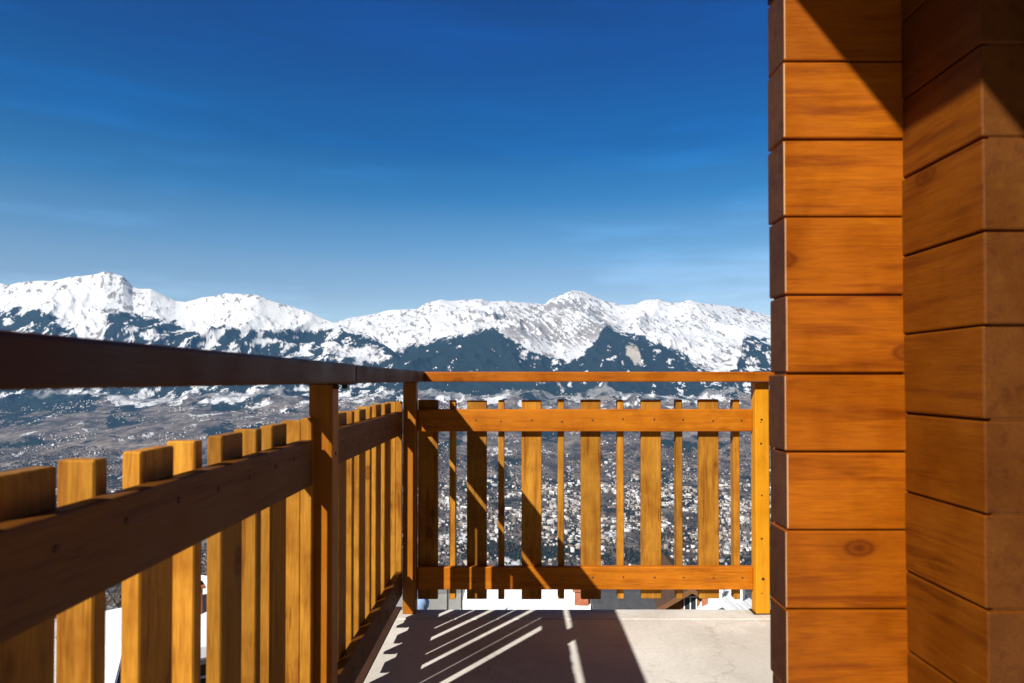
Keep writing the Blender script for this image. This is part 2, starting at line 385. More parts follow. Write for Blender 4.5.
box('post', 2.28, 2.345, 2.83 * K, 2.888 * K, 0.0, HR_B - 0.001, W['post'], front, 0.003)
fx = lambda px: (px - 518) / 227.0 * K
fw = [428.5, 477.1, 531.5, 590.4, 650.3, 707.6, 781]
fn = [453.0, 501.4, 560.8, 620.0, 678.4, 735.3, 812]
spots = sorted([(fx(p), 0) for p in fw[:6] + fn[:6]])
for z0, z1 in ((MID_B, MID_T), (LOW_B, LOW_T)):
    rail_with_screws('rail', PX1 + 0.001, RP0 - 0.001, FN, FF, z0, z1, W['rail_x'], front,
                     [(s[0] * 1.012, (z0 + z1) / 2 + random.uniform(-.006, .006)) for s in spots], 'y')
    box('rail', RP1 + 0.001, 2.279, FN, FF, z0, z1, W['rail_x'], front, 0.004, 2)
for p in fw:
    box('board_baluster', fx(p) - 0.0435 * K, fx(p) + 0.0435 * K, FF + 0.0005, FF + 0.027 * K, BAL_B + random.uniform(-.002, .002), BAL_T + random.uniform(-.003, .003), W['bal'], front, 0.0025)
for p in fn:
    box('slat_baluster', fx(p) - 0.0135 * K, fx(p) + 0.0135 * K, FF + 0.0005, FF + 0.047 * K, BAL_B + random.uniform(-.002, .002), BAL_T + random.uniform(-.003, .003), W['bal'], front, 0.0025)
box('base_plate', RP0 - 0.012, RP1 + 0.012, 2.825 * K, 2.892 * K, 0.0, 0.004, M_RUST, front, 0.001)

# ------------------------------------------------------------------ log house corner on the right
house = empty('log_house', (0.656 * K, 1.16 * K, 0))
tag(house, 'corner of an orange stained log house at the right, board ends crossing like dovetails', 'house')
hc = 0.1332 * K                  # height of one course
TH = 0.072 * K                   # thickness of the planks
XD = 1.120 * K                   # front face of the planks that run along X
XL = 0.4545 * K                  # their free ends
YX = 0.656 * K                   # left face of the planks that run along Y
YD = 0.927 * K                   # their free ends
gap = 0.0034
def plank_wall(name, axis, lo, hi, f0, f1, k0, phase, ncourse, mats, backing):
    bm = bmesh.new()
    for k in range(ncourse):
        z0 = K + (k0 + k + phase) * hc; z1 = z0 + hc - gap
        jo = random.uniform(-0.0014, 0.0014); je = random.uniform(-0.0035, 0.0035); z1 += random.uniform(-0.0015, 0.001)
        v0 = len(bm.verts)
        if axis == 0: bm_box(bm, lo + je, hi, f0 + jo, f1, z0, z1, 0.0028, 2)
        else: bm_box(bm, f0 + jo, f1, lo + je, hi, z0, z1, 0.0028, 2)
        if axis == 0: bm_box(bm, lo + 0.004, hi - .002, f0 + 0.012, f1 - 0.012, z1 - 0.004, z1 + gap + 0.004)
        else: bm_box(bm, f0 + 0.012, f1 - 0.012, lo + 0.004, hi - .002, z1 - 0.004, z1 + gap + 0.004)
    bmesh.ops.recalc_face_normals(bm, faces=bm.faces)
    for f in bm.faces:
        nn = f.normal
        endc = abs(nn.x if axis == 0 else nn.y)
        sidec = abs(nn.y if axis == 0 else nn.x)
        c = f.calc_center_median()
        near_end = (c.x < lo + 0.01) if axis == 0 else (c.y < lo + 0.01)
        if endc > 0.9: f.material_index = 1
        elif endc > 0.2 and sidec > 0.2 and abs(nn.z) < 0.3 and near_end: f.material_index = 2
    pl = house.location
    for v in bm.verts: v.co -= pl
    return done(bm, name, mats, house)
kx0 = -8
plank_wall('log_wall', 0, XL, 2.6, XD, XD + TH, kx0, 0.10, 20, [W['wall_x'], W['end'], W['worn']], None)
plank_wall('log_wall', 1, YD, XD + TH + 0.21, YX, YX + TH, kx0, -0.41, 20, [W['wall_dimmed_y'], W['end_near'], W['wall_dimmed_y']], None)
# roof overhang above, out of the picture, that throws the black shadow on the top of the wall
ZE = K * 2.30; XE = (0.476 - (1.30 - 0.644) / 1.267) * K
bm = bmesh.new()
nb = 14
for i in range(nb):
    a = XE + i * 0.2
    bm_box(bm, a, a + 0.196, -3.0, 0.72 * K, ZE, ZE + 0.03, 0.002)
bm_box(bm, XE + 0.01, XE + nb * 0.2, -3.0, 0.71 * K, ZE + 0.028, ZE + 0.16, 0.004)
for v in bm.verts: v.co -= house.location
done(bm, 'roof_overhang', W['dark'], house)
# rear continuation of the house (never seen from the balcony end)
bm = bmesh.new(); bm_box(bm, 2.602, 2.602 + TH, -3.0, XD + TH, -3.3, ZE - 0.002)
for v in bm.verts: v.co -= house.location
done(bm, 'side_wall', W['wall_dimmed_y'], house)

# ------------------------------------------------------------------ terrain
def perlin(x, y, seed=0):
    r = np.random.default_rng(seed); p = r.permutation(512).astype(np.int64)
    ang = r.uniform(0, 2 * np.pi, 512)
    gx, gy = np.cos(ang), np.sin(ang)
    xi = np.floor(x).astype(np.int64); yi = np.floor(y).astype(np.int64)
    xf = x - xi; yf = y - yi
    def h(ix, iy): return p[(p[ix & 511] + iy) & 511]
    def d(ix, iy, dx, dy):
        k = h(ix, iy); return gx[k] * dx + gy[k] * dy
    u = xf ** 3 * (xf * (xf * 6 - 15) + 10); v = yf ** 3 * (yf * (yf * 6 - 15) + 10)
    a = d(xi, yi, xf, yf); b = d(xi + 1, yi, xf - 1, yf)
    c = d(xi, yi + 1, xf, yf - 1); e = d(xi + 1, yi + 1, xf - 1, yf - 1)
    return ((a + u * (b - a)) * (1 - v) + (c + u * (e - c)) * v) * 1.5
def fbm(x, y, oct=5, seed=0, gain=0.5):
    s = 0; a = 1; f = 1
    for i in range(oct):
        s = s + a * perlin(x * f, y * f, seed + i); a *= gain; f *= 2.03
    return s
def ridged(x, y, oct=5, seed=0, gain=0.55):
    s = 0; a = 1; f = 1; w = 1.0
    for i in range(oct):
        n = 1 - np.abs(perlin(x * f, y * f, seed + i)) * 1.6
        n = n * n * w; s = s + a * n; w = np.clip(n * 1.4, 0, 1); a *= gain; f *= 2.07
    return s
def ss(a, b, x):
    t = np.clip((x - a) / (b - a), 0, 1); return t * t * (3 - 2 * t)
def I(px, pts):
    return np.interp(px, [p[0] for p in pts], [p[1] for p in pts])

# bearing (as tan scale) -> crest elevation (same scale, 660 = 45 degrees) of the nearer ranges
CREST = [(-500, 300), (-200, 275), (-100, 290), (-30, 286), (0, 283), (8, 284), (20, 281), (40, 279.5), (50, 280), (75, 276), (90, 274), (97, 273), (103, 270.8), (110, 272), (122, 275),
         (132, 286), (140, 288), (150, 288), (160, 293), (175, 300), (185, 301), (200, 297), (215, 295), (226, 292.5), (245, 294), (258, 295), (268, 299), (285, 304), (305, 310), (322, 318), (334, 322),
         (345, 326), (362, 333), (380, 342), (392, 350), (400, 359), (409, 354), (420, 348), (440, 344.5), (460, 341), (480, 333), (500, 326), (520, 329), (550, 340),
         (580, 336), (602, 327), (620, 332), (645, 341), (672, 351), (700, 367), (715, 371), (728, 360), (742, 338), (755, 341), (775, 346), (830, 335), (1000, 310), (1500, 290)]
CRESTY = [(-500, 11500), (0, 12200), (300, 12200), (380, 11500), (400, 10900), (440, 10900), (520, 11300), (600, 11700), (700, 11000), (742, 11500), (1500, 12000)]
DIP = [(-500, 28), (250, 25), (330, 10), (400, 8), (480, 3), (505, 0), (590, 0), (605, 2), (700, 2), (715, 0), (740, 4), (900, 12), (1500, 20)]
BACK = [(-500, 330), (200, 335), (310, 330), (333, 322.5), (350, 317.5), (370, 314), (392, 309.5), (418, 308), (424, 303), (440, 299), (450, 300), (470, 299.3), (482, 298.5), (488, 301), (505, 300), (520, 302),
        (545, 304), (550, 299), (562, 294), (573, 290.0), (582, 291), (590, 294), (602, 300), (620, 304.5), (636, 304), (645, 300), (658, 299), (668, 302), (680, 302), (690, 299.5), (700, 302.5), (715, 304), (730, 305.5), (745, 308),
        (758, 312), (775, 316), (850, 312), (1000, 300), (1500, 290)]
def profile(px, Y):
    z = lambda y, yy: (380 - y) / 660 * yy + K
    cy = I(px, CRESTY); cz = z(I(px, CREST), cy)
    bump_w = I(px, DIP)
    cs = np.zeros_like(px)
    for o_ in (-32, -24, -16, -8, 0, 8, 16, 24, 32): cs += I(px + o_, CREST) / 9
    czs = z(cs, cy)
    by = cy + 4200
    ctrl = [(0, -3.6), (6, -4.2), (12, -6.8), (25, -11.5), (50, -20.5), (150, -56), (500, -176), (1500, -498), (2350, -730), (2800, -800), (3400, -815), (5400, -815)]
    Ys = [np.full_like(px, a) for a, b in ctrl] + [np.full_like(px, 6300), np.full_like(px, 8600), cy * 0 + 9500, cy, cy + 900, by, by + 3500, np.full_like(px, 40000)]
    Zs = [np.full_like(px, b) for a, b in ctrl] + [z(454, 6300) + 0 * px, z(408, 8600) + 0 * px, z(389, 9500) + 0 * px, cz,
          z(cs + bump_w, cy + 900), z(I(px, BACK), by), z(I(px, BACK) + 40, by + 3500), np.full_like(px, 200.0)]
    # just under the crest a gentler shoulder
    Ys.insert(15, 9500 + (cy - 9500) * 0.62)
    z9 = z(389, 9500)
    Zs.insert(15, z9 + (czs - z9) * I(px, [(-500, .60), (380, .60), (400, .66), (480, .62), (700, .6), (1500, .6)]))
    Ys = np.stack(Ys); Zs = np.stack(Zs)
    out = np.zeros_like(px)
    for i in range(len(Ys) - 1):
        m = (Y >= Ys[i]) & (Y < Ys[i + 1])
        t = (Y[m] - Ys[i][m]) / (Ys[i + 1][m] - Ys[i][m])
        out[m] = Zs[i][m] + (Zs[i + 1][m] - Zs[i][m]) * t
    return out, cy, by
def ground(X, Y):
    """returns z and cover fields at plan position"""
    r = np.hypot(X, Y); th = np.arctan2(X, Y)
    thc = np.clip(th, R(-62), R(62))
    px = 518 + 660 * np.tan(thc)
    Ye = r * np.cos(thc)
    z, cy, by = profile(px, Ye)
    back = ss(R(62), R(150), np.abs(th))
    zb = -3.4 + 0.33 * np.clip(r, 0, 5000)
    z = z * (1 - back) + zb * back
    # relief noise
    wv = ss(7600, 10500, Ye)
    dc = np.minimum(np.abs(Ye - cy) / 900, np.abs(Ye - by) / 1000)
    keep = 0.10 + 0.90 * ss(0, 1, dc)
    strk = I(px, [(480, 0), (515, 1), (600, 1), (625, 0)]) * ss(cy - 500, cy, Ye)
    Z0 = z
    rd = ridged(X / 1500 + fbm(X / 2600, Y / 2600, 3, 50) * .5, Y / 2600, 6, 3, 0.56) - 1.05
    z = z + wv * keep * (rd * 115 + (ridged((X + Z0 * .4) / 520, (Y + Z0) / 900, 4, 63, 0.6) - 1.0) * 45)
    st = ridged((X + z * 0.85) / 135, (X - z) / 1300, 4, 23, 0.6) - 0.95
    z = z + strk * keep * st * 30
    z = z + wv * fbm(X / 120, Y / 160, 3, 71) * 9 * (0.4 + 0.6 * keep)
    low = ss(5300, 6500, Ye) * (1 - wv)
    z = z + low * (fbm(X / 900, Y / 1400, 5, 31) * 55)
    nearw = ss(30, 250, r) * (1 - ss(2000, 2700, Ye))
    z = z + nearw * fbm(X / 160, Y / 160, 4, 41) * np.clip(r * 0.012, 0, 14)
    z = z + ss(8, 40, r) * (1 - ss(2000, 2700, Ye)) * fbm(X / 7, Y / 7, 3, 43) * 0.35
    return z, px, Ye, rd, st, strk

def azimuths():
    a = [np.linspace(-180, -66, 40, endpoint=False), np.linspace(-66, -41, 90, endpoint=False)]
    t = np.arctan(np.linspace((-45 - 518) / 660, (800 - 518) / 660, 1250))
    a.append(np.degrees(t)); a.append(np.linspace(math.degrees(t[-1]) + 0.3, 60, 110)); a.append(np.linspace(63, 180, 40))
    return np.radians(np.concatenate(a))
TH_ = azimuths()
RR = np.concatenate([[0.5], np.geomspace(3, 2600, 150, endpoint=False), np.linspace(2600, 8000, 150, endpoint=False),
                     np.linspace(8000, 17500, 520, endpoint=False), np.geomspace(17500, 60000, 25)])
# keep the radial rows as ranks of Y in the frame so ridges are crisp
TT, RG = np.meshgrid(TH_, RR)
cosc = np.cos(np.clip(TT, R(-62), R(62)))
RAD = RG / cosc
X = (RAD * np.sin(TT)).ravel(); Y = (RAD * np.cos(TT)).ravel()
Z, PX, YE, RD, ST, STRK = ground(X, Y)
PY = 380 - 660 * (Z - K) / np.maximum(YE, 1)
nR, nA = TT.shape
# cover: r = snow, g = forest, b = rock / scree
TREE = [(-500, 305), (0, 309), (20, 307), (45, 313), (62, 317), (72, 326), (80, 345), (102, 342), (108, 315), (125, 312), (150, 317), (178, 324), (192, 331), (202, 338), (212, 325), (235, 328), (252, 330),
        (290, 331), (340, 329), (360, 333), (380, 342), (392, 350), (400, 352), (412, 346), (430, 343), (480, 330), (492, 328), (508, 336), (525, 349), (550, 357), (568, 361), (584, 354), (594, 343), (601, 333), (606, 326), (640, 338), (672, 348),
        (700, 363), (712, 371), (722, 373), (735, 369), (741, 352), (744, 335), (760, 338), (775, 343), (900, 335), (1500, 320)]
n4 = fbm(X / 55, Y / 75, 3, 131, 0.6)
n1 = fbm(X / 420, Y / 420, 5, 101, 0.6); n2 = fbm(X / 130, Y / 130, 4, 111, 0.6); n3 = fbm(X / 1600, Y / 900, 4, 121)
far = ss(9150, 9500, YE + n1 * 250)
tl = I(PX, TREE) + n1 * 3.0 + n2 * 2.2 + n4 * 1.2
forest = ss(-0.6, 0.6, PY - tl) * far
# clearings in the forest, streaming downhill
cl_amt = I(PX, [(-500, 0.3), (0, .45), (25, .30), (60, .35), (75, .9), (100, .9), (112, .22), (160, .42), (200, .50), (240, .40), (330, .52), (390, .52), (405, -.15), (500, -.15), (540, .15), (600, .02), (640, -.05), (690, .35), (720, .4), (760, .45), (1500, .4)])
depth = np.clip((PY - tl) / 40, 0, 1)
clr = fbm((X * 0.93 - Z * 0.35) / 200, Y / 560 + Z / 700, 6, 141, 0.68)
clear = ss(0.02, 0.10, clr + 0.32 * n2 - (0.80 - cl_amt) * 0.95 + 0.10 * depth * (PX < 400)) * forest
for (cx, cyy, rx, ry) in ((150, 334, 10, 5), (135, 329, 3, 3), (212, 344, 7, 3), (62, 321, 6, 6), (352, 352, 26, 5), (372, 358, 18, 4), (330, 346, 9, 4), (264, 341, 13, 2.5), (302, 354, 9, 2.5), (727, 355, 14, 9), (714, 368, 14, 4), (735, 343, 3, 5), (700, 361, 9, 3), (8, 322, 7, 4)):
    d = ((PX - cx) / rx) ** 2 + ((PY - cyy) / ry) ** 2 + n2 * 0.9 + n1 * 0.5
    clear = np.maximum(clear, (1 - ss(0.7, 1.1, d)) * far)
forest = forest * (1 - clear)
snow = far * (1 - forest)
# rock: steep bits and gullies above the trees
rock_amt = I(PX, [(-500, 0.1), (0, .05), (60, .10), (98, .2), (106, .72), (130, .70), (136, .15), (150, .12), (250, .12), (330, .30), (345, .15), (395, .2), (408, .62), (425, .62), (436, .15), (470, .30), (490, .35), (500, .38), (520, .55), (570, .62), (600, .42), (625, .20), (660, .28), (700, .38), (740, .30), (770, .25), (1500, .2)])
rk = fbm((X + Z * .5) / 120, (Y * .6 + Z * 1.2) / 300, 5, 151, 0.72)
rock = ss(0.02, 0.14, rk + 0.35 * n4 - (0.86 - rock_amt) * 1.05 + 0.65 * n3 - 0.05) * snow
rock = np.maximum(rock, ss(-0.02, 0.16, -ST + 0.45 * n2 + 0.25 * n4 - 0.26) * STRK * snow * ss(303, 325, PY) * 0.72)
scree = (1 - ss(0.7, 1.2, ((PX - 634) / 7 - (PY - 354) / 16) ** 2 + ((PY - 354) / 10) ** 2 + n2 * 0.6)) * far
# lower slopes and valley
lowr = 1 - far
sn_low = ss(0.10, 0.22, fbm(X / 330, Y / 520, 5, 161, 0.62) + 0.3 * n4 - I(PY, [(383, 0.36), (391, .28), (395, .06), (403, .12), (407, .46), (425, .66), (450, .75), (480, .70), (620, .6)]) + 0.10 * (PX > 95) * (PX < 250) * (PY < 402) - 0.9 * (1 - ss(80, 96, PX + n1 * 8)) * (PY < 415))
fo_low = ss(-0.02, 0.10, fbm(X / 500, Y / 700, 5, 171, 0.6) + 0.25 * n4 - I(PY, [(383, -.35), (392, -.15), (398, .12), (410, .30), (450, .42), (480, .30), (575, .2), (640, .1)]) + 1.3 * (1 - ss(86, 98, PX + n1 * 8)) * (1 - ss(409, 414, PY + n1 * 3)) + 0.6 * np.exp(-((PX - 115) / 7) ** 2 - ((PY - 425) / 14) ** 2))
sn_low *= lowr; fo_low *= lowr * (1 - sn_low)
near = (1 - ss(500, 1600, RAD.ravel())) * ss(13, 18, RAD.ravel())
sn_low = np.maximum(sn_low, near * ss(0.05, 0.30, fbm(X / 25, Y / 25, 4, 181)))
col = np.zeros((len(X), 4), np.float32)
col[:, 0] = np.clip(np.maximum(snow * (1 - rock), sn_low), 0, 1)
col[:, 1] = np.clip(np.maximum(forest, fo_low), 0, 1)
col[:, 2] = np.clip(rock, 0, 1); col[:, 3] = np.clip(scree, 0, 1)

def grid_mesh(name, X, Y, Z, nR, nA):
    me = bpy.data.meshes.new(name)
    co = np.stack([X, Y, Z], 1).astype(np.float32)
    i = np.arange((nR - 1) * nA).reshape(nR - 1, nA)
    i = i[:, :-1].ravel()
    q = np.stack([i, i + 1, i + nA + 1, i + nA], 1)[:, ::-1].astype(np.int32)
    me.vertices.add(len(co)); me.vertices.foreach_set('co', co.ravel())
    me.loops.add(q.size); me.loops.foreach_set('vertex_index', q.ravel())
    me.polygons.add(len(q)); me.polygons.foreach_set('loop_start', np.arange(0, q.size, 4, dtype=np.int32))
    me.polygons.foreach_set('use_smooth', np.ones(len(q), bool))
    me.update(); me.validate()
    return me
tm = grid_mesh('terrain', X, Y, Z, nR, nA)
if tm.polygons[len(tm.polygons) // 2].normal.z < 0: tm.flip_normals()
at = tm.attributes.new('cover', 'FLOAT_COLOR', 'POINT'); at.data.foreach_set('color', col.ravel())
def terrain_mat():
    m, n, l, b = mat_new('alpine_ground', 0.9, 0.1)
    a = n.new('ShaderNodeAttribute'); a.attribute_name = 'cover'
    sp = n.new('ShaderNodeSeparateColor'); l.new(a.outputs['Color'], sp.inputs[0])
    g = n.new('ShaderNodeNewGeometry'); pos = g.outputs['Position']
    na = noise(n, l, pos, 0.004, 8, 0.65); nb_ = noise(n, l, pos, 0.03, 5, 0.7); nc = noise(n, l, pos, 0.9, 4, 0.6)
    mp = n.new('ShaderNodeMapping'); mp.inputs['Scale'].default_value = (0.012, 0.0035, 0.05); l.new(pos, mp.inputs['Vector'])
    terr = noise(n, l, mp.outputs[0], 1.0, 6, 0.7)
    earth = ramp(n, [(0.30, (0.060, 0.056, 0.054)), (0.45, (0.125, 0.108, 0.098)), (0.58, (0.175, 0.15, 0.135)), (0.72, (0.26, 0.23, 0.21))]); l.new(na.outputs['Fac'], earth.inputs[0])
    fv = n.new('ShaderNodeTexVoronoi'); fv.inputs['Scale'].default_value = 1.0
    fm = n.new('ShaderNodeMapping'); fm.inputs['Scale'].default_value = (0.008, 0.0045, 0.0); fm.inputs['Rotation'].default_value = (0, 0, 0.35)
    l.new(pos, fm.inputs['Vector']); l.new(fm.outputs[0], fv.inputs['Vector'])
    fs_ = n.new('ShaderNodeSeparateColor'); l.new(fv.outputs['Color'], fs_.inputs[0])
    fc = ramp(n, [(0.0, (0.6, 0.6, 0.62)), (0.4, (0.95, 0.95, 0.92)), (0.75, (1.25, 1.2, 1.1)), (1.0, (1.6, 1.6, 1.6))]); l.new(fs_.outputs[0], fc.inputs[0])
    e2 = ramp(n, [(0.36, (0.45, 0.45, 0.48)), (0.5, (1, 1, 1)), (0.66, (1.7, 1.65, 1.6))]); l.new(terr.outputs['Fac'], e2.inputs[0])
    col = mix(n, l, earth.outputs[0], e2.outputs[0], 0.8, 'MULTIPLY')
    col = mix(n, l, col, fc.outputs[0], 0.7, 'MULTIPLY')
    rk = ramp(n, [(0.35, (0.17, 0.16, 0.155)), (0.65, (0.36, 0.335, 0.315))]); l.new(nb_.outputs['Fac'], rk.inputs[0])
    fr = ramp(n, [(0.35, (0.008, 0.016, 0.015)), (0.65, (0.024, 0.038, 0.034))]); l.new(nb_.outputs['Fac'], fr.inputs[0])
    col = mix(n, l, col, fr.outputs[0], sp.outputs['Green'])
    sn = ramp(n, [(0.3, (0.60, 0.62, 0.66)), (0.6, (0.72, 0.73, 0.75))]); l.new(nb_.outputs['Fac'], sn.inputs[0])
    col = mix(n, l, col, sn.outputs[0], sp.outputs['Red'])
    col = mix(n, l, col, rk.outputs[0], sp.outputs['Blue'])
    col = mix(n, l, col, (0.42, 0.38, 0.33), a.outputs['Alpha'])
    l.new(col, b.inputs['Base Color'])
    bump(n, l, b, nb_.outputs['Fac'], 0.5, 14.0)
    return m
M_TERR = terrain_mat()
tm.materials.append(M_TERR)
tag(link('terrain', tm), kind='structure')
def gz(x, y):
    return float(ground(np.array([float(x)]), np.array([float(y)]))[0][0])

# roads across the valley, draped a little above the ground
M_VROAD = flat('valley_road', (0.30, 0.29, 0.28), 0.9, 0.1, 0.02, 0.15)
for pts, wd in (([(-3200, 4650), (-1400, 4820), (0, 4900), (900, 5050), (2300, 5400)], 16), ([(-2600, 3900), (-900, 3700), (300, 3950), (1500, 4300)], 11),
                ([(-500, 3050), (-250, 3700), (150, 4300), (260, 5100), (-200, 6100)], 9), ([(700, 2950), (520, 3600), (980, 4500), (1300, 5600)], 9)):
    tt = np.linspace(0, len(pts) - 1, 260); ax = np.interp(tt, range(len(pts)), [p[0] for p in pts]); ay = np.interp(tt, range(len(pts)), [p[1] for p in pts])
    ker = np.ones(41) / 41
    ax[20:-20] = np.convolve(ax, ker, 'valid'); ay[20:-20] = np.convolve(ay, ker, 'valid')
    dx, dy = np.gradient(ax), np.gradient(ay); ln = np.hypot(dx, dy); nx_, ny_ = -dy / ln * wd / 2, dx / ln * wd / 2
    zz = ground(ax, ay)[0] + 2.5
    bm = bmesh.new(); prev = None
    for k_ in range(len(ax)):
        cur = (bm.verts.new((ax[k_] + nx_[k_], ay[k_] + ny_[k_], zz[k_])), bm.verts.new((ax[k_] - nx_[k_], ay[k_] - ny_[k_], zz[k_])))
        if prev: bm.faces.new((prev[0], prev[1], cur[1], cur[0]))
        prev = cur
    tag(done(bm, 'road', M_VROAD), kind='structure')

# ------------------------------------------------------------------ far town
def house_mesh_np(P):
    """P rows: x y z w d h rot roofh, colours; returns a single mesh of many gabled houses"""
    nH = len(P['x'])
    base = np.array([[-1, -1, 0], [1, -1, 0], [1, 1, 0], [-1, 1, 0], [-1, -1, 1], [1, -1, 1], [1, 1, 1], [-1, 1, 1], [-1, 0, 2], [1, 0, 2]], float)
    quads = np.array([[0, 1, 5, 4], [2, 3, 7, 6], [1, 2, 6, 5], [3, 0, 4, 7], [4, 5, 9, 8], [6, 7, 8, 9]])
    tris = np.array([[5, 6, 9], [7, 4, 8]])
    v = np.repeat(base[None], nH, 0)
    lx = v[..., 0] * P['w'][:, None] / 2; ly = v[..., 1] * P['d'][:, None] / 2
    lz = np.where(v[..., 2] == 0, -4.0, np.where(v[..., 2] == 1, P['h'][:, None], P['h'][:, None] + P['rh'][:, None]))
    c, s = np.cos(P['rot'])[:, None], np.sin(P['rot'])[:, None]
    gx = lx * c - ly * s + P['x'][:, None]; gy = lx * s + ly * c + P['y'][:, None]; gzz = lz + P['z'][:, None]
    co = np.stack([gx, gy, gzz], -1).reshape(-1, 3)
    o = (np.arange(nH) * 10)[:, None]
    li = np.concatenate([(quads.ravel()[None] + o), (tris.ravel()[None] + o)], 1).ravel()
    starts = np.concatenate([np.arange(6) * 4, 24 + np.arange(2) * 3])
    ls = (starts[None] + (np.arange(nH) * 30)[:, None]).ravel()
    wall = P['wc']; roof = P['rc']
    pc = np.concatenate([np.repeat(wall[:, None], 16, 1), np.repeat(roof[:, None], 8, 1), np.repeat(wall[:, None], 6, 1)], 1).reshape(-1, 4)
    me = bpy.data.meshes.new('house')
    me.vertices.add(len(co)); me.vertices.foreach_set('co', co.astype(np.float32).ravel())
    me.loops.add(len(li)); me.loops.foreach_set('vertex_index', li.astype(np.int32))
    me.polygons.add(len(ls)); me.polygons.foreach_set('loop_start', ls.astype(np.int32))
    me.update(); me.validate()
    a = me.attributes.new('paint', 'FLOAT_COLOR', 'CORNER'); a.data.foreach_set('color', pc.astype(np.float32).ravel())
    me.materials.append(M_HOUSE)
    return me
m, n, l, b = mat_new('house_paint', 0.85, 0.15)
a = n.new('ShaderNodeAttribute'); a.attribute_name = 'paint'
tc = n.new('ShaderNodeTexCoord'); nz = noise(n, l, tc.outputs['Object'], 0.35, 3)
rr_ = ramp(n, [(0.35, (0.8, 0.8, 0.8)), (0.6, (1, 1, 1))]); l.new(nz.outputs['Fac'], rr_.inputs[0])
l.new(mix(n, l, a.outputs['Color'], rr_.outputs[0], 1.0, 'MULTIPLY'), b.inputs['Base Color'])
M_HOUSE = m
WALLS = [(.50, .49, .47), (.74, .73, .71), (.44, .40, .34), (.32, .27, .23), (.34, .32, .31), (.20, .15, .12)]
ROOFS = [(.74, .76, .80), (.17, .135, .12), (.11, .10, .10), (.22, .13, .10), (.74, .76, .80), (.30, .30, .30)]

def scatter(N, x0, x1, y0, y1, dens, seed):
    r = np.random.default_rng(seed)
    px = r.uniform(x0, x1, N); t = r.uniform(0, 1, N)
    # uniform in area: Y^2 uniform
    Yv = np.sqrt(y0 ** 2 + t * (y1 ** 2 - y0 ** 2))
    Xv = (px - 518) / 660 * Yv
    k = r.uniform(0, 1, N) < dens(px, Yv, Xv)
    return Xv[k], Yv[k]
def town_density(px, Yv, Xv):
    cl = fbm(Xv / 420, Yv / 420, 4, 201, 0.6)
    base = I(Yv, [(2650, .20), (2850, .30), (3100, .8), (3600, .9), (4200, .95), (4700, .8), (5150, .45), (5600, .18), (6300, .06), (8000, .03)])
    right = I(px, [(-100, .10), (150, .22), (380, .45), (480, .7), (620, 1.0), (900, 1.0)])
    return base * right * np.clip(0.62 + 1.5 * cl, 0.02, 1)
xs, ys = scatter(30000, -60, 800, 2700, 6400, town_density, 5)
def village_density(px, Yv, Xv):
    cl = fbm(Xv / 500 + 9, Yv / 600, 3, 211, 0.5)
    return ss(0.28, 0.42, cl) * 0.9 + 0.03
xv, yv = scatter(14000, -60, 800, 6200, 9600, village_density, 6)
xs = np.concatenate([xs, xv]); ys = np.concatenate([ys, yv])
zs = ground(xs, ys)[0]
n_h = len(xs)
order = np.argsort(ys); xs, ys, zs = xs[order], ys[order], zs[order]
kind = rng.choice(len(WALLS), n_h, p=[.24, .16, .18, .14, .18, .10]); rk_ = rng.choice(len(ROOFS), n_h, p=[.14, .22, .24, .14, .10, .16])
big = rng.uniform(0, 1, n_h) < I(ys, [(3000, .10), (3800, .30), (5000, .28), (5600, .08), (7000, 0)])
wv_ = np.where(big, rng.uniform(20, 46, n_h), rng.uniform(9, 17, n_h)); dv_ = np.where(big, rng.uniform(12, 18, n_h), rng.uniform(8, 12, n_h))
hv_ = np.where(big, rng.uniform(9, 24, n_h), rng.uniform(5, 8.5, n_h)); rh_ = np.where(big, rng.uniform(0.4, 2.5, n_h), rng.uniform(2, 3.6, n_h))
rot_ = rng.choice([0, math.pi / 2], n_h) + fbm(xs / 700, ys / 700, 2, 221) * 1.2 + rng.normal(0, .12, n_h)
